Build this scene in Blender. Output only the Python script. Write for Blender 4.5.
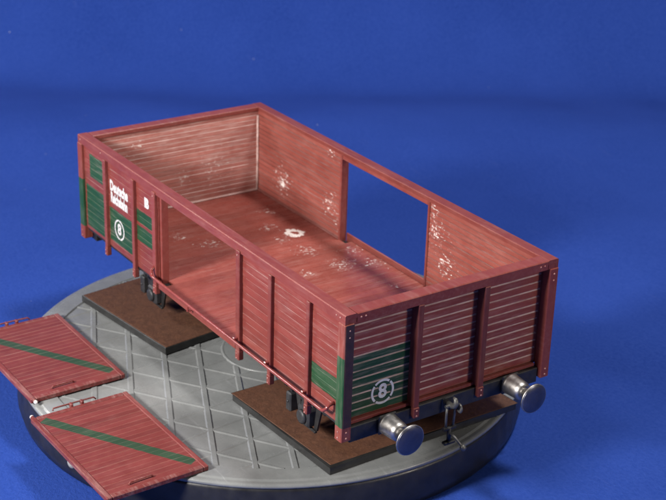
import bpy, bmesh, math, random
from mathutils import Vector, Matrix, noise

# ------------------------------------------------------------------ frame of reference
# All lengths are written in centimetres of the model; the wagon's near top corner is (0,0,0),
# x runs along the wagon, y across it, z up.  The blue cloth lies at z = CLOTH.
S = 0.01
CLOTH = -8.5
def W(x, y, z): return Vector((x*S, y*S, (z-CLOTH)*S))

scene = bpy.context.scene
for o in list(bpy.data.objects): bpy.data.objects.remove(o)
col = scene.collection
random.seed(7)

# ------------------------------------------------------------------ camera
cam_d = bpy.data.cameras.new('camera'); cam = bpy.data.objects.new('camera', cam_d); col.objects.link(cam)
cam_pos = W(33.581, -23.724, 20.321)
right = Vector((0.55673558, 0.83016542, 0.02951043)); up = Vector((-0.34896234, 0.20149145, 0.91521936))
fwd = Vector((-0.75383736, 0.51983321, -0.40187393))
m = Matrix.Identity(4)
for i in range(3):
    m[i][0] = right[i]; m[i][1] = up[i]; m[i][2] = -fwd[i]; m[i][3] = cam_pos[i]
cam.matrix_world = m
cam_d.sensor_width = 36; cam_d.lens = 1449.14/666*36
cam_d.clip_start = 0.01; cam_d.clip_end = 20
cam_d.dof.use_dof = True; cam_d.dof.focus_distance = 0.47; cam_d.dof.aperture_fstop = 40
scene.camera = cam

# ------------------------------------------------------------------ light
world = bpy.data.worlds.new('World'); scene.world = world; world.use_nodes = True
bg = world.node_tree.nodes['Background']; bg.inputs[0].default_value = (1.0, 0.98, 0.96, 1); bg.inputs[1].default_value = 0.055
def area(name, pos, target, size, power, colour):
    l = bpy.data.lights.new(name, 'AREA'); l.shape = 'DISK'; l.size = size*S; l.energy = power; l.color = colour
    o = bpy.data.objects.new(name, l); col.objects.link(o); p = W(*pos); o.location = p
    o.rotation_euler = (W(*target)-p).to_track_quat('-Z', 'Y').to_euler()
    return o
area('desk_lamp_near', (-1, -50, 24), (-6, 6, -4), 11, 6.6, (1.0, 0.96, 0.92))
area('overhead_lamp', (2, 26, 72), (-12, 6, -4), 13, 5.4, (1.0, 0.97, 0.94))
area('window_lamp', (-74, -42, 44), (-10, 4, -4), 14, 2.8, (1.0, 0.98, 0.96))
area('side_fill', (44, 27, 15), (0, 6, -3), 10, 0.95, (1.0, 0.90, 0.80))  # unseen weak warm fill, added from the right to light the end wall

scene.view_settings.view_transform = 'Standard'; scene.view_settings.look = 'None'
scene.view_settings.exposure = -0.12; scene.view_settings.gamma = 1.0
scene.view_settings.use_curve_mapping = False
scene.render.engine = 'CYCLES'

# ------------------------------------------------------------------ node helpers
class NT:
    def __init__(s, name):
        s.m = bpy.data.materials.new(name); s.m.use_nodes = True
        s.t = s.m.node_tree; s.n = s.t.nodes; s.b = s.n['Principled BSDF']
        s.coord = None
    def link(s, a, b): s.t.links.new(a, b)
    def put(s, sock, v):
        if hasattr(v, 'is_output'): s.link(v, sock)
        elif isinstance(v, (tuple, list)) and len(v) == 3 and sock.type == 'RGBA': sock.default_value = (*v, 1)
        else: sock.default_value = v
    def math(s, op, a, b=0.0, clamp=False):
        n = s.n.new('ShaderNodeMath'); n.operation = op; n.use_clamp = clamp
        s.put(n.inputs[0], a); s.put(n.inputs[1], b); return n.outputs[0]
    def mix(s, f, a, b, mode='MIX'):
        n = s.n.new('ShaderNodeMix'); n.data_type = 'RGBA'; n.blend_type = mode
        s.put(n.inputs[0], f); s.put(n.inputs[6], a); s.put(n.inputs[7], b); return n.outputs[2]
    def cm(s):                              # object coordinates in centimetres
        if s.coord is None:
            tc = s.n.new('ShaderNodeTexCoord'); vm = s.n.new('ShaderNodeVectorMath'); vm.operation = 'SCALE'
            s.link(tc.outputs['Object'], vm.inputs[0]); vm.inputs[3].default_value = 1/S; s.coord = vm.outputs[0]
        return s.coord
    def xyz(s):
        n = s.n.new('ShaderNodeSeparateXYZ'); s.link(s.cm(), n.inputs[0]); return n.outputs
    def noise(s, scale, detail=4, rough=0.55, stretch=(1, 1, 1), off=(0, 0, 0)):
        mp = s.n.new('ShaderNodeMapping'); s.link(s.cm(), mp.inputs[0]); mp.inputs['Scale'].default_value = stretch
        mp.inputs['Location'].default_value = off
        n = s.n.new('ShaderNodeTexNoise'); s.link(mp.outputs[0], n.inputs['Vector'])
        n.inputs['Scale'].default_value = scale; n.inputs['Detail'].default_value = detail; n.inputs['Roughness'].default_value = rough
        return n.outputs['Fac']
    def ramp(s, v, lo, hi, a=0.0, b=1.0):
        n = s.n.new('ShaderNodeMapRange'); s.put(n.inputs[0], v); n.clamp = True
        n.inputs[1].default_value = lo; n.inputs[2].default_value = hi; n.inputs[3].default_value = a; n.inputs[4].default_value = b
        return n.outputs[0]
    def rnd(s):
        return s.n.new('ShaderNodeObjectInfo').outputs['Random']
    def bump(s, h, strength, dist):
        n = s.n.new('ShaderNodeBump'); s.put(n.inputs['Height'], h); n.inputs['Strength'].default_value = strength
        n.inputs['Distance'].default_value = dist*S; s.link(n.outputs[0], s.b.inputs['Normal'])
    def out(s, colour, rough=0.5, metal=0.0, spec=0.5):
        s.put(s.b.inputs['Base Color'], colour); s.put(s.b.inputs['Roughness'], rough); s.put(s.b.inputs['Metallic'], metal)
        s.b.inputs['Specular IOR Level'].default_value = spec
        return s.m

RED = (0.185, 0.040, 0.029); RED2 = (0.235, 0.056, 0.041); PALE = (0.66, 0.50, 0.46); GREEN = (0.014, 0.060, 0.022); CHIP = (0.80, 0.74, 0.70)

def paint(name, axis=0, dust=0.25, edge=0.0, chips=0.0, greens=(), origin=(0, 0, 0), rough=0.40, a=RED, b=RED2, extra=None, stripe=None, spots=()):
    """Weathered brown-red model paint.  axis: plank direction; dust: pale dry-brushing along it;
    edge: how far pale pigment covers (plank edges); chips: bare white chips;
    greens: boxes of green paint (x0,x1,y0,y1,z0,z1); stripe: diagonal band on a door."""
    t = NT(name)
    st = [5.0, 5.0, 5.0]; st[axis] = 0.55
    n1 = t.noise(0.9, 6); n2 = t.noise(3.2, 5, 0.6, off=(3, 1, 7))
    c = t.mix(t.ramp(n1, 0.3, 0.7), a, b)
    c = t.mix(t.math('MULTIPLY', t.ramp(n2, 0.45, 0.75), 0.35), c, (b[0]*1.15, b[1]*1.35, b[2]*1.35))
    if greens:
        x, y, z = t.xyz(); mask = None; wob = t.math('MULTIPLY', t.math('SUBTRACT', t.noise(2.5, 3), 0.5), 0.10)
        for g in greens:
            r = None
            for k, ax in enumerate((x, y, z)):
                lo, hi = g[2*k], g[2*k+1]
                if lo is None: continue
                v = t.math('ADD', ax, wob)
                q = t.math('MULTIPLY', t.math('GREATER_THAN', v, lo-origin[k]), t.math('LESS_THAN', v, hi-origin[k]))
                r = q if r is None else t.math('MULTIPLY', r, q)
            mask = r if mask is None else t.math('MAXIMUM', mask, r)
        gc = t.mix(t.ramp(n1, 0.3, 0.7), GREEN, (GREEN[0]*1.7, GREEN[1]*1.3, GREEN[2]*1.5))
        c = t.mix(mask, c, gc)
    if stripe:
        x, y, z = t.xyz(); (x0, y0), (x1, y1), w = stripe
        L = math.hypot(x1-x0, y1-y0); ux, uy = (x1-x0)/L, (y1-y0)/L
        wob = t.math('MULTIPLY', t.math('SUBTRACT', t.noise(3, 3), 0.5), 0.05)
        d = t.math('ADD', t.math('ADD', t.math('MULTIPLY', x, -uy), t.math('MULTIPLY', y, ux)), uy*x0-ux*y0)
        d = t.math('ABSOLUTE', t.math('ADD', d, wob))
        l = t.math('SUBTRACT', t.math('ADD', t.math('MULTIPLY', x, ux), t.math('MULTIPLY', y, uy)), ux*x0+uy*y0)
        k = t.math('MULTIPLY', t.math('LESS_THAN', d, w/2), t.math('MULTIPLY', t.math('GREATER_THAN', l, 0), t.math('LESS_THAN', l, L)))
        c = t.mix(k, c, (0.026, 0.056, 0.031))
    v = t.math('ADD', 0.88, t.math('MULTIPLY', t.rnd(), 0.24))
    cb = t.n.new('ShaderNodeCombineColor')
    for k in range(3): t.link(v, cb.inputs[k])
    c = t.mix(1.0, c, cb.outputs[0], 'MULTIPLY')
    if dust:
        n3 = t.noise(1.6, 6, 0.65, tuple(st)); n4 = t.noise(0.35, 3, off=(9, 2, 4))
        f = t.math('MULTIPLY', t.ramp(n3, 0.46, 0.72), t.math('MULTIPLY', t.ramp(n4, 0.3, 0.65), dust))
        c = t.mix(f, c, PALE)
    if edge:
        n5 = t.noise(1.3, 5, 0.6, tuple([3 if k != axis else 0.9 for k in range(3)]), off=(1, 5, 2))
        c = t.mix(t.ramp(n5, 0.25, 0.60, edge*0.25, edge), c, PALE)
    rg = t.ramp(n2, 0.3, 0.7, rough-0.07, rough+0.10)
    if chips:
        cs = [1.3, 1.3, 1.3]; cs[axis] = 0.7
        n6 = t.noise(6.0, 8, 0.80, tuple(cs), off=(4, 4, 1)); fall = None
        tcv = t.cm()
        for (px, py, pz, pr) in spots:                 # places where the paint was scraped
            vm = t.n.new('ShaderNodeVectorMath'); vm.operation = 'DISTANCE'; t.link(tcv, vm.inputs[0])
            vm.inputs[1].default_value = (px-origin[0], py-origin[1], pz-origin[2])
            q = t.ramp(vm.outputs['Value'], 0.0, pr, 1.0, 0.0); fall = q if fall is None else t.math('MAXIMUM', fall, q)
        thr = t.math('SUBTRACT', 0.745, t.math('MULTIPLY', t.math('POWER', fall, 0.6), 0.175*chips))
        f = t.ramp(t.math('SUBTRACT', n6, thr), 0.0, 0.03)
        n8 = t.noise(2.2, 6, 0.68, tuple(cs), off=(17, 5, 3)); th2 = t.math('SUBTRACT', 0.80, t.math('MULTIPLY', t.math('POWER', fall, 0.5), 0.160*chips))
        f = t.math('MAXIMUM', f, t.ramp(t.math('SUBTRACT', n8, th2), 0.0, 0.025))
        if extra:                                   # one ring-shaped chip on the floor
            x, y, z = t.xyz(); ex, ey = extra
            dx = t.math('SUBTRACT', x, ex); dy = t.math('SUBTRACT', y, ey)
            rr = t.math('SQRT', t.math('ADD', t.math('MULTIPLY', dx, dx), t.math('MULTIPLY', dy, dy)))
            rr = t.math('ADD', rr, t.math('MULTIPLY', t.math('SUBTRACT', t.noise(3.6, 6, 0.7), 0.5), 0.85))
            f = t.math('MAXIMUM', f, t.math('MULTIPLY', t.math('LESS_THAN', rr, 0.42), t.math('GREATER_THAN', rr, 0.17)))
        c = t.mix(f, c, CHIP)
    t.bump(t.math('ADD', n2, t.math('MULTIPLY', t.noise(14, 3, 0.6, tuple(st)), 0.5)), 0.35, 0.02)
    return t.out(c, rg, 0, 0.27)

def simple(name, c1, c2, rough=0.5, metal=0.0, scale=2.0, bump=0.2, spec=0.5, bscale=9):
    t = NT(name); n = t.noise(scale, 6, 0.6)
    t.bump(t.noise(bscale, 4), bump, 0.02)
    return t.out(t.mix(t.ramp(n, 0.3, 0.7), c1, c2), t.ramp(t.noise(scale*2.3, 4), 0.3, 0.7, rough-0.08, rough+0.08), metal, spec)

# ------------------------------------------------------------------ geometry helpers (cm)
class G:
    """Collects geometry of ONE part, in the shared centimetre frame."""
    def __init__(s): s.v = []; s.f = []; s.mi = []; s.sm = []
    def add(s, vs, fs, mi=0, smooth=False):
        o = len(s.v); s.v += [Vector(p) for p in vs]
        for k, f in enumerate(fs):
            s.f.append([o+i for i in f]); s.mi.append(mi[k] if isinstance(mi, (list, tuple)) else mi)
            s.sm.append(smooth[k] if isinstance(smooth, list) else smooth)
        return s
    def box(s, x0, x1, y0, y1, z0, z1, c=0.02, mi=0, M=None):
        x0, x1 = sorted((x0, x1)); y0, y1 = sorted((y0, y1)); z0, z1 = sorted((z0, z1))
        c = min(c, (x1-x0)*.45, (y1-y0)*.45, (z1-z0)*.45)
        X = (x0, x1); Y = (y0, y1); Z = (z0, z1); sg = (1, -1)
        vs = []; idx = {}
        for i in range(2):
            for j in range(2):
                for k in range(2):
                    p = (X[i], Y[j], Z[k]); q = (X[i]+sg[i]*c, Y[j]+sg[j]*c, Z[k]+sg[k]*c)
                    for a in range(3):
                        r = list(q); r[a] = p[a]; idx[i, j, k, a] = len(vs); vs.append(r)
        fs = []
        for a in range(3):
            b, d = [k for k in range(3) if k != a]
            for e in range(2):
                cyc = []
                for u, w in ((0, 0), (1, 0), (1, 1), (0, 1)):
                    t = [0, 0, 0]; t[a] = e; t[b] = u; t[d] = w; cyc.append(idx[(*t, a)])
                fs.append(cyc)
        for a in range(3):                       # edge chamfers along axis a
            b, d = [k for k in range(3) if k != a]
            for u in range(2):
                for w in range(2):
                    t0 = [0]*3; t1 = [0]*3; t0[a] = 0; t1[a] = 1
                    for t in (t0, t1): t[b] = u; t[d] = w
                    fs.append([idx[(*t0, b)], idx[(*t1, b)], idx[(*t1, d)], idx[(*t0, d)]])
        for i in range(2):
            for j in range(2):
                for k in range(2): fs.append([idx[i, j, k, 0], idx[i, j, k, 1], idx[i, j, k, 2]])
        if M is not None: vs = [M @ Vector(p) for p in vs]
        return s.add(vs, fs, mi)
    def prism(s, poly, axis, a0, a1, mi=0, capmi=None):
        """poly: 2-D points in the two other axes (cyclic order kept), extruded along axis."""
        n = len(poly); vs = []
        for a in (a0, a1):
            for p, q in poly:
                v = [0, 0, 0]; o = [k for k in range(3) if k != axis]; v[axis] = a; v[o[0]] = p; v[o[1]] = q; vs.append(v)
        fs = [[i, (i+1) % n, n+(i+1) % n, n+i] for i in range(n)]; mis = list(mi) if isinstance(mi, (list, tuple)) else [mi]*n
        cm = mis[0] if capmi is None else capmi
        return s.add(vs, fs+[list(range(n))[::-1], list(range(n, 2*n))], mis+[cm, cm])
    def lathe(s, p0, direction, profile, n=24, mi=0, smooth=True):
        """profile: (distance along, radius) pairs."""
        d = Vector(direction).normalized(); a = d.orthogonal().normalized(); b = d.cross(a); p0 = Vector(p0)
        vs = []; fs = []
        for (h, r) in profile:
            for k in range(n):
                t = 2*math.pi*k/n; vs.append(p0+d*h+(a*math.cos(t)+b*math.sin(t))*r)
        R = len(profile)
        for i in range(R-1):
            for k in range(n): fs.append([i*n+k, i*n+(k+1) % n, (i+1)*n+(k+1) % n, (i+1)*n+k])
        sm = [smooth]*len(fs)
        fs.append(list(range(n))[::-1]); fs.append([(R-1)*n+k for k in range(n)]); sm += [False, False]
        return s.add(vs, fs, mi, sm)
    def cyl(s, p0, p1, r, n=16, mi=0, c=0.0):
        d = Vector(p1)-Vector(p0); L = d.length
        pr = [(0, r), (L, r)] if not c else [(0, r-c), (c, r), (L-c, r), (L, r-c)]
        return s.lathe(p0, d, pr, n, mi)
    def tube(s, pts, r, n=10, mi=0):
        pts = [Vector(p) for p in pts]; vs = []; fs = []; prev = None
        for i, p in enumerate(pts):
            d = (pts[min(i+1, len(pts)-1)]-pts[max(i-1, 0)]).normalized()
            a = d.orthogonal().normalized() if prev is None else (prev-d*prev.dot(d)).normalized()
            prev = a; b = d.cross(a); rr = r[i] if isinstance(r, (list, tuple)) else r
            for k in range(n):
                t = 2*math.pi*k/n; vs.append(p+(a*math.cos(t)+b*math.sin(t))*rr)
        for i in range(len(pts)-1):
            for k in range(n): fs.append([i*n+k, i*n+(k+1) % n, (i+1)*n+(k+1) % n, (i+1)*n+k])
        sm = [True]*len(fs)+[False, False]
        fs.append(list(range(n))[::-1]); fs.append([(len(pts)-1)*n+k for k in range(n)])
        return s.add(vs, fs, mi, sm)
    def dome(s, p, direction, r, mi=0):
        return s.lathe(p, direction, [(0, r), (r*.35, r*.9), (r*.62, r*.6), (r*.75, r*.2)], 8, mi)
    def build(s, name, mats, parent, origin):
        me = bpy.data.meshes.new(name); o3 = Vector(origin)
        me.from_pydata([tuple((p-o3)*S) for p in s.v], [], s.f)
        for mt in (mats if isinstance(mats, (list, tuple)) else [mats]): me.materials.append(mt)
        me.polygons.foreach_set('material_index', s.mi); me.polygons.foreach_set('use_smooth', s.sm)
        bm = bmesh.new(); bm.from_mesh(me); bmesh.ops.recalc_face_normals(bm, faces=bm.faces); bm.to_mesh(me); bm.free()
        me.update()
        o = bpy.data.objects.new(name, me); col.objects.link(o)
        if parent is not None: o.parent = parent
        return o

def thing(name, origin, label, cat, group=None, rz=0.0):
    e = bpy.data.objects.new(name, None); col.objects.link(e); e.location = W(*origin); e.rotation_euler = (0, 0, rz)
    e.empty_display_size = 0.01; e['label'] = label; e['category'] = cat; e['kind'] = 'thing'
    if group: e['group'] = group
    return e

def text_geo(g, body, size, M, bold=0.0, shear=0.0, width=1.0):
    """Adds flat raised lettering; M maps (u, v, w) in cm to the frame."""
    cu = bpy.data.curves.new('letters', 'FONT'); cu.body = body; cu.size = size; cu.offset = bold; cu.shear = shear
    cu.align_x = 'CENTER'; cu.align_y = 'CENTER'; cu.resolution_u = 3; cu.space_character = 1.0
    ob = bpy.data.objects.new('letters', cu); col.objects.link(ob)
    dg = bpy.context.evaluated_depsgraph_get(); me = bpy.data.meshes.new_from_object(ob.evaluated_get(dg))
    vs = [M(v.co.x*width, v.co.y, 0) for v in me.vertices]; fs = [list(p.vertices) for p in me.polygons]
    g.add(vs, fs); bpy.data.objects.remove(ob); bpy.data.curves.remove(cu); bpy.data.meshes.remove(me)

def ring_geo(g, M, r0, r1, gaps=(), n=48):
    for k in range(n):
        if k in gaps: continue
        a, b = 2*math.pi*k/n, 2*math.pi*(k+1)/n
        g.add([M(r0*math.cos(a), r0*math.sin(a), 0), M(r1*math.cos(a), r1*math.sin(a), 0), M(r1*math.cos(b), r1*math.sin(b), 0), M(r0*math.cos(b), r0*math.sin(b), 0)], [[0, 1, 2, 3]])

# ================================================================== BLUE CLOTH (setting)
def make_cloth():
    t = NT('blue_cloth')
    n1 = t.noise(0.12, 4); n2 = t.noise(6.5, 6, 0.8); n3 = t.noise(0.5, 4, off=(7, 7, 7))
    c = t.mix(t.ramp(n1, 0.3, 0.7), (0.013, 0.046, 0.270), (0.020, 0.060, 0.325))
    c = t.mix(t.math('MULTIPLY', t.ramp(n2, 0.38, 0.68), 0.55), c, (0.040, 0.092, 0.41))
    lint = t.math('MULTIPLY', t.ramp(t.noise(3.0, 2, 0.4, off=(5, 3, 1)), 0.81, 0.825), t.ramp(n3, 0.45, 0.5))
    c = t.mix(lint, c, (0.55, 0.58, 0.68))
    hair = t.math('MULTIPLY', t.ramp(t.noise(1.4, 4, 0.6, (0.25, 2.6, 1), off=(2, 9, 1)), 0.66, 0.70), 0.03)
    c = t.mix(hair, c, (0.25, 0.30, 0.55))
    t.bump(n2, 0.7, 0.09)
    t.b.inputs['Sheen Weight'].default_value = 0.0
    mat = t.out(c, 0.95, 0, 0.15)
    tx = Vector((0.534, 0.845, 0)); nx = Vector((-0.845, 0.534, 0))
    prof = []                                    # (r, z) across the sweep
    r = -80.0
    while r < 51: prof.append((r, 0.0)); r += 1.5
    rc = 8.0
    for k in range(15):
        a = math.pi/2*k/14*0.93; prof.append((51+rc*math.sin(a), rc*(1-math.cos(a))))
    rl, zl = prof[-1]; a = math.pi/2*0.93
    for k in range(1, 30): prof.append((rl+math.cos(a)*1.5*k, zl+math.sin(a)*1.5*k))
    g = G(); ns = 120; vs = []; fs = []
    for (r, z) in prof:
        for k in range(ns+1):
            q = -95+190*k/ns
            p = tx*q+nx*r
            far = max(0.0, min(1.0, (math.hypot(p.x+10.3, p.y-3.7)-11.5)/14))
            w = noise.noise(Vector((q*0.06, r*0.045, 3)))*0.55+noise.noise(Vector((q*0.16+r*0.05, r*0.13, 9)))*0.22
            rr = r+2.0*noise.noise(Vector((q*0.05, 1, 2))); fold = -0.5*math.exp(-((rr-52)/4.2)**2)+0.5*math.exp(-((rr-43)/5.0)**2)
            b = max(0.0, min(1.0, (r-49)/9)); p = p+nx*(w*1.2*b)
            vs.append((p.x, p.y, CLOTH+z+far*(w*(1-b)+fold)))
    for i in range(len(prof)-1):
        for k in range(ns): a = i*(ns+1)+k; fs.append([a, a+1, a+ns+2, a+ns+1])
    g.add(vs, fs, 0, True)
    o = g.build('cloth_backdrop', mat, None, (0, 0, CLOTH)); o['kind'] = 'structure'
    # recalc may flip an open sheet: make it face up
    if o.data.polygons[10].normal.z < 0: o.data.flip_normals()
    return o
make_cloth()

# ================================================================== TURNTABLE
TT = (-10.32, 3.72); TZ = -6.8; TR = 9.97
def make_turntable():
    t = NT('grey_plastic'); n1 = t.noise(0.5, 5); n2 = t.noise(2.2, 6, 0.65, off=(3, 3, 3))
    c = t.mix(t.ramp(n1, 0.3, 0.7), (0.19, 0.20, 0.20), (0.27, 0.28, 0.28))
    c = t.mix(t.math('MULTIPLY', t.ramp(n2, 0.5, 0.8), 0.35), c, (0.14, 0.14, 0.145))
    c = t.mix(t.ramp(t.noise(6, 4, 0.6, off=(6, 1, 2)), 0.68, 0.74, 0, 0.5), c, (0.40, 0.40, 0.40))
    sm = t.noise(0.28, 5, 0.6, off=(8, 2, 5)); c = t.mix(t.ramp(sm, 0.42, 0.62, 0, 0.40), c, (0.11, 0.115, 0.115))
    sc = t.noise(1.2, 6, 0.7, (0.3, 5, 1), off=(4, 1, 9)); c = t.mix(t.ramp(sc, 0.60, 0.68, 0, 0.35), c, (0.36, 0.37, 0.38))
    t.bump(n2, 0.15, 0.02); plate = t.out(c, t.ramp(n2, 0.3, 0.75, 0.20, 0.42))
    rib = plate
    black = simple('black_plastic', (0.010, 0.010, 0.012), (0.022, 0.022, 0.026), 0.38, 0, 1.2, 0.1)
    o3 = (TT[0], TT[1], CLOTH)
    root = thing('turntable', o3, 'round grey turntable with triangular ribs and a black side, under the wagon', 'turntable')
    cx, cy = TT; n = 128
    G().lathe((cx, cy, TZ-0.16), (0, 0, 1), [(0, 9.7), (0.01, TR), (0.10, TR), (0.145, TR-0.04), (0.16, TR-0.10)], n).build('plate', plate, root, o3)
    # flat rim ring, a little proud of the ribbed field
    g = G(); r0, r1, z0, z1 = 8.95, TR-0.22, TZ+0.001, TZ+0.05
    g.lathe((cx, cy, z0), (0, 0, 1), [(0, r0), (z1-z0, r0+0.05), (z1-z0, r1-0.08), (0, r1)], n); g.f = g.f[:-2]; g.mi = g.mi[:-2]; g.sm = [False]*len(g.f)
    g.build('rim_ring', plate, root, o3)
    # black side
    G().lathe((cx, cy, CLOTH+0.02), (0, 0, 1), [(0, 9.85), (0.06, 9.98), (0.45, 10.08), (1.40, 9.98), (1.535, 9.93)], n).build('side', black, root, o3)
    # centre disc with raised lip
    g = G(); g.lathe((cx, cy, TZ+0.001), (0, 0, 1), [(0, 2.06), (0.045, 2.02), (0.052, 1.96), (0.03, 1.92)], 64).build('centre_disc', plate, root, o3)
    # ribs in three directions
    o1, o2, p = -0.2, 0.15, 1.37
    a1, a2, a3 = math.radians(-25), math.radians(35.3), math.radians(95.3)
    for a, off, h, w in ((a1, o1, 0.034, 0.080), (a2, o2, 0.029, 0.03), (a3, o2-o1, 0.024, 0.025)):
        d = Vector((math.cos(a), math.sin(a), 0)); nn = Vector((-d.y, d.x, 0))
        for k in range(-8, 9):
            s = off+k*p
            if abs(s) > 8.7: continue
            L = math.sqrt(8.96**2-s*s)
            segs = [(-L, L)] if abs(s) > 2.0 else [(-L, -math.sqrt(2.03**2-s*s)), (math.sqrt(2.03**2-s*s), L)]
            for (l0, l1) in segs:
                q = []
                for l in (l0, l1):
                    for (u, zz) in ((-w-0.055, 0.001), (-w, h), (w, h), (w+0.055, 0.001)):
                        v = Vector((cx, cy, TZ))+d*l+nn*(s+u); q.append((v.x, v.y, TZ+zz))
                G().add(q, [[0, 1, 5, 4], [1, 2, 6, 5], [2, 3, 7, 6], [0, 3, 2, 1], [4, 5, 6, 7], [0, 4, 7, 3]]).build('rib', rib, root, o3)
    # pale rubber bumper on the side, seen below the near door
    b = Vector((-7.95, -6.17, -7.72)); dd = (Vector((b.x-cx, b.y-cy, 0))).normalized()
    G().lathe(b-dd*0.5, dd, [(0, .22), (.42, .22), (.50, .17), (.53, .08)], 20).build('bumper', simple('pale_rubber', (.22, .22, .21), (.34, .34, .33), .5), root, o3)
make_turntable()

# ================================================================== BROWN BASES
brown = None
def make_base(pts, label):
    global brown, blk
    if brown is None:
        t = NT('brown_base'); n1 = t.noise(3.2, 8, 0.75); n2 = t.noise(9, 6, 0.75, off=(1, 2, 3))
        c = t.mix(t.ramp(n1, 0.3, 0.7), (0.062, 0.023, 0.011), (0.135, 0.054, 0.026))
        c = t.mix(t.math('MULTIPLY', t.ramp(n2, 0.5, 0.75), 0.55), c, (0.20, 0.095, 0.052)); t.bump(n2, 0.6, 0.05)
        brown = t.out(c, 0.7)
        blk = simple('black_edge', (0.012, 0.012, 0.012), (0.03, 0.03, 0.03), 0.42, 0, 2, 0.15)
    a, b, c = [Vector((*p, 0)) for p in pts]      # near-left, near-right, far-right corners
    d = a+(c-b); o3 = ((a.x+c.x)/2, (a.y+c.y)/2, -6.745)
    root = thing('plinth', o3, label, 'plinth', 'brown plinths under the wagon')
    def ins(p, k):
        m0 = (a+b+c+d)/4; e = (b-a).normalized(); f = (c-b).normalized()
        q = p-m0; return m0+e*(q.dot(e)-math.copysign(k, q.dot(e)))+f*(q.dot(f)-math.copysign(k, q.dot(f)))
    P = [a, b, c, d]
    g = G(); lo = [(*p.xy, -6.745) for p in P]; hi = [(*p.xy, -6.475) for p in P]
    hi2 = [(*ins(p, 0.03).xy, -6.455) for p in P]
    g.add(lo+hi+hi2, [[0, 1, 5, 4], [1, 2, 6, 5], [2, 3, 7, 6], [3, 0, 4, 7], [4, 5, 9, 8], [5, 6, 10, 9], [6, 7, 11, 10], [7, 4, 8, 11], [3, 2, 1, 0], [8, 9, 10, 11]])
    g.build('edge_block', blk, root, o3)
    g = G(); t0 = [(*ins(p, 0.05).xy, -6.454) for p in P]; t1 = [(*ins(p, 0.07).xy, -6.44) for p in P]
    g.add(t0+t1, [[0, 1, 5, 4], [1, 2, 6, 5], [2, 3, 7, 6], [3, 0, 4, 7], [4, 5, 6, 7], [3, 2, 1, 0]])
    g.build('brown_top', brown, root, o3)
make_base([(-7.44, 0.22), (-1.27, 0.48), (-1.43, 8.95)], 'brown plinth with black edges under the end of the wagon nearest the camera')
e = Vector((6.03, 0.76)).normalized(); f = Vector((-e.y, e.x))
pa = Vector((-18.03, -0.99)); pb = pa+e*6.15; pc = pb+f*8.5
make_base([tuple(pa), tuple(pb), tuple(pc)], 'brown plinth with black edges under the lettered end of the wagon, behind the doors')
RAIL = -6.44          # wheels stand on the plinth tops

# ================================================================== WAGON
WO = (-10.0, 4.5, RAIL)
sideG = [(-19.1, -17.9, None, None, -1.62, -0.60), (-19.5, -17.85, None, None, -3.96, -2.05), (-17.3, -15.1, None, None, -3.78, -2.32),
         (-14.8, -13.45, None, None, -2.08, -1.55), (-14.8, -13.45, None, None, -2.88, -2.22), (-2.0, -0.36, None, None, -3.32, -2.52)]
endG = [(None, None, 0.3, 2.95, -4.06, -1.82)]
cornA = [(-0.4, 0.3, -0.2, 0.5, -4.10, -1.53)]; cornD = [(-20.5, -19.5, -0.2, 0.6, -4.05, -1.9)]
mS = paint('side_planks_outer', 0, 0.16, greens=sideG, origin=WO, a=(0.185, 0.036, 0.028), b=(0.23, 0.050, 0.039))
mSe = paint('side_plank_edges', 0, 0.35, edge=0.03, greens=sideG, origin=WO, a=(0.15, 0.030, 0.024), b=(0.21, 0.046, 0.036))
mE = paint('end_planks_outer', 1, 0.30, greens=endG, origin=WO, a=(0.215, 0.047, 0.034), b=(0.27, 0.063, 0.046))
mEe = paint('end_plank_edges', 1, 0.2, edge=0.95, greens=endG, origin=WO)
SP_W = [(-13.6, 8.58, -2.7, 1.3), (-13.0, 8.58, -3.2, 0.9), (-17.4, 8.58, -2.9, 1.6), (-6.3, 8.58, -1.3, 1.5), (-5.6, 8.58, -2.4, 1.3), (-6.6, 8.58, -0.4, 0.9), (-13.7, 8.58, -0.3, 0.7)]
SP_B = [(-19.54, 6.4, -2.5, 1.8), (-19.54, 4.8, -2.7, 1.2), (-19.54, 2.5, -0.8, 1.0)]
SP_F = [(-17.0, 7.6, -4, 0.8), (-14.0, 6.5, -4, 0.9), (-15.4, 6.7, -4, 0.9), (-11.6, 8.4, -4, 1.0), (-10.2, 8.5, -4, 1.1), (-10.6, 7.3, -4, 1.4), (-10.6, 5.6, -4, 0.8), (-7.9, 7.9, -4, 0.6), (-16.4, 2.9, -4, 0.9), (-15.2, 3.6, -4, 1.0), (-12.6, 6.8, -4, 1.2)]
mI = paint('planks_inner', 0, 0.12, chips=1.24, spots=SP_W, origin=WO, a=(0.245, 0.058, 0.045), b=(0.30, 0.084, 0.066), rough=0.36)
mIe = paint('plank_edges_inner', 0, 0.25, edge=0.06, chips=1.3, spots=SP_W, origin=WO, a=(0.13, 0.030, 0.024), b=(0.19, 0.046, 0.036))
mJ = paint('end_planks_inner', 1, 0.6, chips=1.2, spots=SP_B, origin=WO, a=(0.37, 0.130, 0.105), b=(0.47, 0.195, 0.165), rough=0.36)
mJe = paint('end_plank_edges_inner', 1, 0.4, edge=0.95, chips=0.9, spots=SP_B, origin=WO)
mF = paint('floor_planks', 1, 0.20, chips=1.26, spots=SP_F, a=(0.225, 0.050, 0.038), b=(0.29, 0.074, 0.058), rough=0.29, origin=WO, extra=(-14.36-WO[0], 7.33-WO[1]))
mFrame = paint('frame_paint', 0, 0.10, a=(0.190, 0.040, 0.033), b=(0.235, 0.056, 0.046), rough=0.36)
mPost = paint('end_post_paint', 2, 0.08, a=(0.120, 0.028, 0.023), b=(0.160, 0.040, 0.033), rough=0.42)
mFrameA = paint('corner_paint_near', 2, 0.2, greens=cornA, origin=WO); mFrameD = paint('corner_paint_far', 2, 0.2, greens=cornD, origin=WO)
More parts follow.
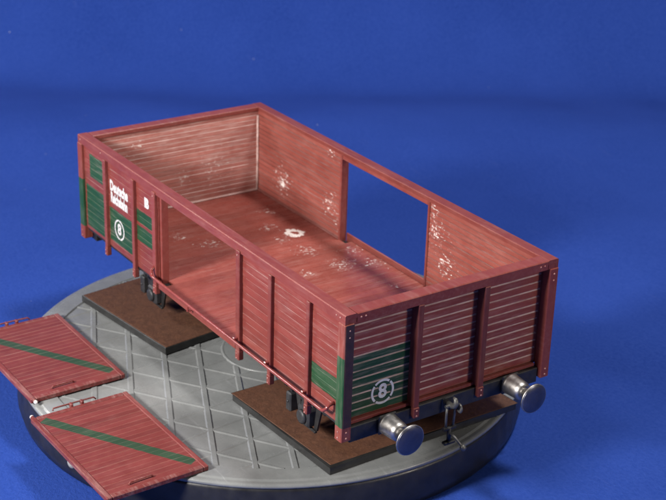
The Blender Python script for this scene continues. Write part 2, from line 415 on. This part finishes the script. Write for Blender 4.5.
mWorn = simple('worn_bolt', (0.30, 0.10, 0.09), (0.50, 0.30, 0.27), 0.45)
mBlack = simple('underframe_black', (0.010, 0.010, 0.011), (0.028, 0.026, 0.026), 0.5, 0, 3, 0.3)
mGrey = simple('axle_grey', (0.022, 0.022, 0.025), (0.05, 0.05, 0.054), 0.5, 0.2, 3, 0.3)
mSteel = simple('buffer_steel', (0.34, 0.325, 0.31), (0.50, 0.48, 0.46), 0.40, 1.0, 2, 0.15)
mDull = simple('dull_steel', (0.09, 0.09, 0.085), (0.17, 0.165, 0.155), 0.48, 0.6, 3, 0.2)
mPlate = simple('buffer_face', (0.10, 0.10, 0.12), (0.17, 0.17, 0.20), 0.36, 0.9, 1.5, 0.15)
mWhite = simple('white_lettering', (0.62, 0.60, 0.58), (0.82, 0.80, 0.78), 0.5, 0, 5, 0.1)
mStencil = simple('grey_stencil', (0.60, 0.61, 0.61), (0.82, 0.82, 0.82), 0.5, 0, 5, 0.1)
mRod = simple('red_rod', (0.21, 0.042, 0.038), (0.26, 0.06, 0.055), 0.16, 0, 3, 0.1)

wagon = thing('open_freight_wagon', WO, 'brown-red model open freight wagon with planked sides, green patches and an empty doorway', 'model wagon')
def part(g, name, mats, parent=wagon): return g.build(name, mats, parent, WO)

ZT, ZB, NP = -0.355, -4.10, 13; PITCH = (ZT-ZB)/NP
NI = 19; ZIT = -0.17; PI_ = (ZIT-ZB)/NI
def plank(parent, along, a0, a1, face, back, z0, z1, mats, c):
    """One board; along 0 = x (side) or 1 = y (end); face/back: positions on the other axis."""
    s = 1 if back > face else -1; o = face+s*random.uniform(0, 0.014)
    poly = [(o, z0+c), (o, z1-c), (o+s*c, z1), (back, z1), (back, z0), (o+s*c, z0)]
    return part(G().prism(poly, along, a0, a1, [0, 1, 1, 0, 1, 1], 0), 'plank', mats, parent)
def boards(w, along, a0, a1, xo, xm, xi, mo, mi, co, ci):
    for k in range(NP):
        z1 = ZT-0.004-k*PITCH; plank(w, along, a0, a1, xo, xm-(0.002 if xm > xo else -0.002), z1-PITCH, z1, mo, co)
    for k in range(NI):
        z1 = ZIT-0.004-k*PI_; plank(w, along, a0, a1, xi, xm+(0.002 if xm > xo else -0.002), z1-PI_, z1, mi, ci)
def rail_poly(o, s, wd):
    """Angle section: outer face 0.40 deep, flat top, short inner lip."""
    c = 0.03; q = [(0, -0.335), (0, -c), (c, 0), (wd-c, 0), (wd, -c), (wd, -0.165), (0.13, -0.165), (0.13, -0.335)]
    return [(o+s*a, b) for a, b in q]

D0, D1 = -12.78, -6.92        # doorway
SO, SM, SI = 0.09, 0.25, 0.42     # side wall: outer face, middle, inner face
EO, EM, EI = 0.37, 0.43, 0.49     # end wall
def side(y_out, s, name, near):
    """s = +1 towards the inside."""
    yo = y_out; rail = G()
    rail.prism(rail_poly(yo, s, 0.46), 0, -20, 0)
    rail.box(-19.55, -0.45, yo+s*0.16, yo+s*0.40, -4.24, ZB-0.012, 0.02)
    if near:
        for x in (-19.75, -17.8, -0.28, -0.5): rail.dome((x, yo-s*0.0, -0.16), (0, -s, 0), 0.034, 1)
    w = part(rail, name, [mFrame, mWorn])
    for (x0, x1) in ((-19.62, D0-0.14), (D1+0.14, -0.38)):
        boards(w, 0, x0, x1, yo+s*SO, yo+s*SM, yo+s*SI, [mS, mSe], [mI, mIe], 0.013, 0.020)
    for xj, sx in ((D0, -1), (D1, 1)):
        part(G().box(xj, xj+sx*0.135, yo+s*0.133, yo+s*0.45, -4.22, -0.168, 0.025), 'door_jamb', mFrame, w)
    part(G().box(D0+0.01, D1-0.01, yo+s*0.14, yo+s*0.43, -0.36, -0.17, 0.02), 'door_lintel', mFrame, w)
    for x, door in ((-17.44, 0), (-14.9, 0), (-13.1, 1), (-6.65, 1), (-4.5, 0), (-2.1, 0)):
        g = G(); h = 0.10 if not door else 0.13
        top = -0.34 if not door else -0.25
        g.box(x-h, x+h, yo-s*0.06, yo+s*0.11, -4.22, top, 0.025)
        g.box(x-h-0.005, x+h+0.005, yo-s*0.075, yo+s*0.145, -4.58, -4.20, 0.03)
        for zz in (-4.32, -4.50): g.dome((x, yo-s*0.075, zz), (0, -s, 0), 0.036, 1)
        if door: g.dome((x, yo-s*0.06, -0.42), (0, -s, 0), 0.036, 1)
        part(g, 'post', [mFrame, mWorn], w)
    return w
near = side(0.0, 1, 'side_wall', True); far = side(9.0, -1, 'side_wall', False)

def end(x_out, s, name):
    g = G()
    g.prism(rail_poly(x_out, s, 0.53), 1, 0.465, 8.535)
    g.v = [Vector((p.x, p.y, p.z-0.004)) for p in g.v]
    g.box(x_out+s*0.24, x_out+s*0.45, 0.45, 8.55, -4.24, ZB-0.012, 0.02)
    for y in (0.62, 0.80, 8.38, 8.2): g.dome((x_out, y, -0.17), (-s, 0, 0), 0.034, 1)
    w = part(g, name, [mFrame, mWorn])
    boards(w, 1, 0.375, 8.625, x_out+s*EO, x_out+s*EM, x_out+s*EI, [mE, mEe], [mJ, mJe], 0.030, 0.014)
    for y in (3.05, 5.86):
        g = G(); g.box(x_out-s*0.02, x_out+s*0.38, y-0.12, y+0.12, -4.22, -0.345, 0.025)
        g.box(x_out-s*0.06, x_out+s*0.15, y-0.125, y+0.125, -4.60, -4.20, 0.03)
        for zz in (-4.32, -4.52): g.dome((x_out-s*0.06, y, zz), (-s, 0, 0), 0.036, 1)
        part(g, 'post', [mPost, mWorn], w)
    return w
end_n = end(0.0, -1, 'end_wall'); end_f = end(-20.0, 1, 'end_wall')

# corner posts (angle irons) with feet
for x, sx, y, sy, mt in ((0, -1, 0, 1, mFrameA), (0, -1, 9, -1, mFrame), (-20, 1, 0, 1, mFrameD), (-20, 1, 9, -1, mFrame)):
    g = G(); o = 0.03
    g.box(x-sx*o, x+sx*0.37, y-sy*o, y+sy*0.37, -4.66, -0.338, 0.03)
    g.box(x+sx*0.004, x+sx*0.40, y+sy*0.133, y+sy*0.44, -0.345, -0.17, 0.005)
    for zz in (-0.55, -0.80, -4.30, -4.52):
        g.dome((x-sx*o, y+sy*0.17, zz), (-sx, 0, 0), 0.036, 1)
    for zz in (-4.30, -4.52): g.dome((x+sx*0.17, y-sy*o, zz), (0, -sy, 0), 0.036, 1)
    part(g, 'corner_post', [mt, mWorn])
part(G().box(0.028, 0.045, 0.02, 0.345, -4.12, -0.345, 0.006), 'corner_shade_plate', simple('painted_corner_shade', (0.030, 0.014, 0.014), (0.060, 0.026, 0.024), 0.5, 0, 2.5))  # added thin plate; its near-black colour stands in for shade on this corner face
# inner corner fillets seen as pale vertical lines at the back corners
for x, y in ((-19.50, 8.55), (-0.50, 8.55), (-19.50, 0.45)):
    part(G().cyl((x, y, -4.0), (x, y, -0.41), 0.055, 10), 'corner_bead', mJe)
part(G().box(-19.55, -12.85, 8.52, 8.575, -4.0, -3.93, 0.02), 'floor_bead', mIe)
part(G().box(-19.53, -19.46, 0.45, 8.51, -4.0, -3.93, 0.02), 'floor_bead', mJe)

# floor
fl = part(G().box(-19.54, -0.46, 0.12, 8.88, -4.22, -4.10, 0.02), 'floor', mBlack)
nf = 40; pf = 19.04/nf
for k in range(nf):
    x0 = -19.52+k*pf; x1 = x0+pf; c = 0.012; z = -4.0+random.uniform(-0.004, 0.004)
    inner = not (D0 < x0 and x1 < D1)
    y0, y1 = (0.42, 8.58) if inner else (0.06, 8.94)
    g = G(); g.prism([(x0+0.002, -4.095), (x0+0.002, z-c), (x0+c, z), (x1-c, z), (x1-0.002, z-c), (x1-0.002, -4.095)], 1, y0, y1)
    part(g, 'floor_plank', mF, fl)
# doorway thresholds
for y0, y1, zt in ((-0.02, 0.055, -3.93), (8.945, 9.02, -3.76)):
    part(G().box(D0-0.05, D1+0.05, y0, y1, -4.26, zt, 0.02), 'door_sill', mFrame)

# lettering and emblems
def Mside(cx, cz): return lambda u, v, w: (cx+u, 0.086-w, cz+v)
def Mend(cy, cz): return lambda u, v, w: (-0.364+w, cy+u, cz+v)
g = G(); text_geo(g, 'Deutsche', 0.62, Mside(-16.38, -1.36), 0.03, 0.0, 0.67)
part(g, 'lettering', mWhite, near)
g = G(); text_geo(g, 'Reichsbahn', 0.60, Mside(-16.38, -1.86), 0.03, 0.0, 0.555)
part(g, 'lettering', mWhite, near)
g = G(); text_geo(g, 'IB', 0.55, Mside(-13.92, -1.06), 0.03, 0.0, 0.8); part(g, 'lettering', mWhite, near)
g = G(); ring_geo(g, Mside(-16.42, -3.10), 0.37, 0.44, (12, 36)); text_geo(g, '8', 0.66, Mside(-16.42, -3.10), 0.02); part(g, 'emblem', mWhite, near)
g = G(); ring_geo(g, Mend(1.88, -3.42), 0.385, 0.47, (6, 18, 30, 42)); text_geo(g, '8', 0.74, Mend(1.88, -3.42), 0.022, 0.0, 0.95); part(g, 'emblem', mStencil, end_n)

# long grab rod below the near doorway, with bent ends and brackets
rp = []
X0, X1, RY, RZ = -12.95, -0.72, -0.26, -3.72
rp += [(X0-0.16, 0.13, RZ+0.30), (X0-0.16, -0.08, RZ+0.30), (X0-0.12, -0.20, RZ+0.18), (X0, RY, RZ+0.03)]
rp += [(X0+0.25+(X1-X0-0.4)*k/14, RY, RZ) for k in range(15)]
rp += [(X1, RY, RZ+0.02), (X1+0.12, RY+0.04, RZ+0.14), (X1+0.13, RY+0.14, RZ+0.24), (X1+0.10, 0.13, RZ+0.26)]
rod = part(G().tube(rp, 0.06, 12), 'grab_rod', mRod)
for x in (-10.0, -6.65, -4.5, -2.1):
    g = G()
    if x == -10.0: g.box(x-0.045, x+0.045, RY+0.03, -0.015, RZ-0.30, RZ-0.22, 0.02); g.box(x-0.04, x+0.04, RY-0.03, RY+0.03, RZ-0.30, RZ-0.05, 0.015)
    else: g.box(x-0.07, x+0.07, RY+0.04, -0.05, RZ-0.07, RZ+0.07, 0.02)
    part(g, 'rod_bracket', mRod, rod)

# underframe
uf = G()
for y in (2.0, 7.0): uf.box(-19.7, -0.3, y-0.15, y+0.15, -5.0, -4.24, 0.03)
uf.box(-0.60, -0.10, 0.40, 8.60, -4.84, -4.25, 0.03); uf.box(-19.87, -19.40, 0.40, 8.60, -4.80, -4.25, 0.03)
for x in (-17, -12.4, -7.2, -5, -2): uf.box(x-0.12, x+0.12, 0.5, 8.5, -4.55, -4.24, 0.02)
part(uf, 'underframe', mBlack)

def running_gear(ax):
    az = RAIL+0.98
    ws = part(G().cyl((ax, 0.8, az), (ax, 8.2, az), 0.14, 14), 'axle', mGrey)
    for y, s in ((2.55, -1), (6.45, 1)):
        g = G(); g.lathe((ax, y-s*0.26, az), (0, s, 0), [(0, 1.12*0+1.06), (0.06, 1.08), (0.10, 0.98), (0.42, 0.97), (0.43, 0.80), (0.34, 0.76), (0.32, 0.30), (0.46, 0.26), (0.47, 0.12)], 40)
        part(g, 'wheel', mGrey, ws)
    for y, s in ((0.85, -1), (8.15, 1)):
        b = G(); b.box(ax-0.36, ax+0.36, y-0.22, y+0.22, az-0.36, az+0.34, 0.07); b.lathe((ax, y+s*0.20, az-0.02), (0, s, 0), [(0, 0.27), (0.10, 0.26), (0.14, 0.18)], 18)
        b.box(ax-0.20, ax+0.20, y-0.16, y+0.16, az+0.33, az+0.52, 0.03)
        ab = part(b, 'axle_box', mGrey)
        lv = G()                                       # leaf spring
        for k in range(5):
            L = 1.22-0.17*k; zz = az+0.94-0.075*k
            pts = [(t*L, zz-0.26*(t*L)**2/1.5) for t in [q/5 for q in range(-5, 6)]]
            pts = [(u, az+0.52+0.075*(4-k)*1.0+0.20*(u/1.22)**2) for (u, _) in pts]
            poly = [(ax+u, z) for u, z in pts]+[(ax+u, z+0.066) for u, z in pts[::-1]]
            lv.prism(poly, 1, y-0.13, y+0.13)
        lv.box(ax-0.13, ax+0.13, y-0.17, y+0.17, az+0.48, az+0.95, 0.02)
        part(lv, 'leaf_spring', mBlack, ab)
        for sx in (-1, 1):
            hg = G(); hx = ax+sx*1.22
            hg.box(hx-0.09, hx+0.09, y-0.17, y+0.17, az+0.60, -4.25, 0.03); hg.cyl((hx, y-0.22, az+0.98), (hx, y+0.22, az+0.98), 0.09, 12)
            part(hg, 'spring_hanger', mBlack, ab)
        gu = G()                                       # axle guard: two splayed legs and a tie bar
        for sx in (-1, 1):
            gu.add([(ax+sx*0.38, y-s*0.10, az-0.42), (ax+sx*0.56, y-s*0.10, az-0.42), (ax+sx*1.0, y-s*0.10, -4.26), (ax+sx*0.62, y-s*0.10, -4.26),
                    (ax+sx*0.38, y-s*0.02, az-0.42), (ax+sx*0.56, y-s*0.02, az-0.42), (ax+sx*1.0, y-s*0.02, -4.26), (ax+sx*0.62, y-s*0.02, -4.26)],
                   [[0, 1, 2, 3], [4, 7, 6, 5], [0, 4, 5, 1], [1, 5, 6, 2], [2, 6, 7, 3], [3, 7, 4, 0]])
        gu.box(ax-0.56, ax+0.56, y-0.06, y+0.06, az-0.50, az-0.40, 0.02)
        part(gu, 'axle_guard', mBlack, ab)
    for y in (1.05, 7.95):                             # brake block and hanger
        k = G(); k.box(ax-1.46, ax-1.14, y-0.20, y+0.20, az-0.50, az+0.26, 0.05); k.box(ax-1.36, ax-1.24, y-0.08, y+0.08, az+0.2, -4.25, 0.02)
        k.dome((ax-1.30, y-0.20 if y < 4 else y+0.2, az-0.1), (0, -1 if y < 4 else 1, 0), 0.06)
        part(k, 'brake_block', mGrey)
running_gear(-3.30); running_gear(-14.75)

def buffer(x, s, y):
    z = -4.47; b = G()
    b.box(x-s*0.0, x+s*0.09, y-0.36, y+0.36, z-0.36, z+0.36, 0.04)
    root = part(b, 'buffer_base', mBlack)
    part(G().lathe((x+s*0.09, y, z), (s, 0, 0), [(0, 0.40), (0.06, 0.385), (0.12, 0.38), (0.58, 0.35), (0.72, 0.32), (0.76, 0.27), (0.77, 0.2)], 28), 'buffer_barrel', mSteel, root)
    part(G().lathe((x+s*0.80, y, z), (s, 0, 0), [(0, 0.17), (0.34, 0.17), (0.42, 0.22), (0.46, 0.30)], 24), 'plunger', mSteel, root)
    part(G().lathe((x+s*1.24, y, z), (s, 0, 0), [(0, 0.30), (0.03, 0.52), (0.055, 0.555), (0.10, 0.56), (0.125, 0.54)], 48), 'buffer_rim', mSteel, root)
    part(G().lathe((x+s*1.362, y, z), (s, 0, 0), [(0, 0.535), (0.02, 0.50), (0.045, 0.35), (0.055, 0.12)], 48), 'buffer_face', mPlate, root)
for y in (1.88, 7.24): buffer(-0.07, 1, y)
for y in (1.86, 7.13): buffer(-19.87, -1, y)

def coupling(x, s):
    y = 4.5; z = -4.50
    h = G(); h.box(x, x+s*0.07, y-0.26, y+0.26, z-0.24, z+0.24, 0.03)
    rt = part(h, 'coupling_plate', mBlack)
    hk = G(); hk.tube([(x+s*0.07, y, z), (x+s*0.28, y, z), (x+s*0.42, y, z+0.06), (x+s*0.52, y, z+0.20), (x+s*0.46, y, z+0.34), (x+s*0.36, y, z+0.36)], [0.10, 0.10, 0.11, 0.10, 0.075, 0.04], 10)
    part(hk, 'hook', mDull, rt)
    for dy in (-0.17, 0.17):
        part(G().tube([(x+s*0.24, y+dy, z), (x+s*0.24, y+dy*1.05, z-0.40), (x+s*0.22, y+dy*0.9, z-0.86)], 0.045, 10), 'link', mDull, rt)
    part(G().cyl((x+s*0.24, y-0.24, z), (x+s*0.24, y+0.24, z), 0.06, 10), 'pin', mDull, rt)
    part(G().cyl((x+s*0.22, y-0.26, z-0.90), (x+s*0.22, y+0.26, z-0.90), 0.08, 12), 'nut', mBlack, rt)
    sc = G(); sc.cyl((x+s*0.22, y, z-0.88), (x+s*0.24, y, z-1.44), 0.08, 12); sc.box(x+s*0.14, x+s*0.34, y-0.24, y+0.24, z-1.52, z-1.40, 0.03)
    part(sc, 'screw', mBlack, rt)
    hd = G(); hd.tube([(x+s*0.22, y, z-1.06), (x+s*0.50, y+0.06, z-1.16), (x+s*0.86, y+0.10, z-1.36)], 0.042, 10)
    part(hd, 'screw_handle', mDull, rt)
    c = Vector((x+s*0.90, y+0.11, z-1.39)); part(G().lathe(c-Vector((0, 0, .12)), (0, 0, 1), [(0.0, 0.02), (0.035, 0.085), (0.12, 0.12), (0.205, 0.085), (0.24, 0.02)], 14), 'handle_weight', mDull, rt)
    part(G().lathe((x+s*0.40, y+0.20, z-0.10), (0.25, 0.97, 0.0), [(0, 0.15), (0.05, 0.19), (0.10, 0.15)], 18), 'shackle_plate', mDull, rt)
coupling(-0.13, 1); coupling(-19.87, -1)

# ================================================================== DOORS LYING ON THE TURNTABLE
DL, DH = 6.12, 3.86
mD = paint('door_planks', 1, 0.05, stripe=((0.32, 0.34), (5.62, 3.55), 0.42), a=(0.140, 0.028, 0.026), b=(0.175, 0.038, 0.035), rough=0.40)
mDe = paint('door_plank_edges', 1, 0.2, edge=0.08, stripe=((0.32, 0.34), (5.62, 3.55), 0.42))
mDf = paint('door_frame', 0, 0.25, a=(0.140, 0.028, 0.026), b=(0.175, 0.038, 0.035), rough=0.40)
mTip = simple('pale_pin_tip', (0.70, 0.62, 0.58), (0.85, 0.80, 0.76), 0.35)
def door(u0, v0, rz, pin_far, label):
    o3 = (u0, v0, -6.745); root = thing('wagon_door', o3, label, 'wagon door', 'loose wagon doors on the turntable', rz)
    B = lambda g, n, mt, p=root: g.build(n, mt, p, (0, 0, 0))
    B(G().box(0.04, DL-0.04, 0.04, DH-0.04, 0, 0.10, 0.01), 'door_panel', mDf)
    n = 21; p = (DL-0.40)/n
    for k in range(n):
        x0 = 0.20+k*p; x1 = x0+p; c = 0.012; z = 0.175+random.uniform(-0.006, 0.006)
        g = G(); g.prism([(x0, 0.102), (x0, z-c), (x0+c, z), (x1-c, z), (x1, z-c), (x1, 0.102)], 1, 0.2, DH-0.2, [0, 1, 0, 1, 0, 0], 0)
        B(g, 'plank', [mD, mDe])
    for a in ((0, DL, 0, 0.2), (0, DL, DH-0.2, DH), (0, 0.2, 0.202, DH-0.202), (DL-0.2, DL, 0.202, DH-0.202)):
        B(G().box(*a, 0, 0.20, 0.03), 'frame_bar', mDf)
    # bar handle along one short edge
    hb = B(G().tube([(-0.05, 0.90, 0.20), (-0.09, 0.94, 0.28), (-0.09, 1.9, 0.28), (-0.09, 2.55, 0.27), (-0.03, 2.62, 0.20)], 0.032, 10), 'bar_handle', mDf)
    for v in (1.62, 2.05): B(G().box(-0.14, 0.05, v-0.06, v+0.06, 0.14, 0.32, 0.03), 'handle_bracket', mDf, hb)
    # latch on the other short edge
    B(G().tube([(5.74, 1.0, 0.20), (5.72, 1.06, 0.27), (5.70, 1.85, 0.27), (5.72, 1.92, 0.20)], 0.036, 10), 'latch', mDf)
    for u, v in ((0.0, 0.0), (DL, 0.0)):
        if (u > 1) != pin_far and pin_far is not None: continue
        su = 1 if u > 1 else -1
        pn = B(G().cyl((u-su*0.1, 0.12, 0.13), (u+su*0.12, 0.12, 0.13), 0.075, 14), 'hinge_pin', mDf)
        B(G().lathe((u+su*0.12, 0.12, 0.13), (su, 0, 0), [(0, 0.075), (0.05, 0.075), (0.10, 0.05), (0.12, 0.02)], 14), 'pin_tip', mTip, pn)
    return root
door(-17.12, -6.34, math.radians(0.4), True, 'brown-red wagon door with green diagonal stripe, lying farther left and cut by the picture edge')
door(-9.75, -6.85, math.radians(0.8), False, 'brown-red wagon door with green diagonal stripe, nearest the camera, overhanging the turntable rim')
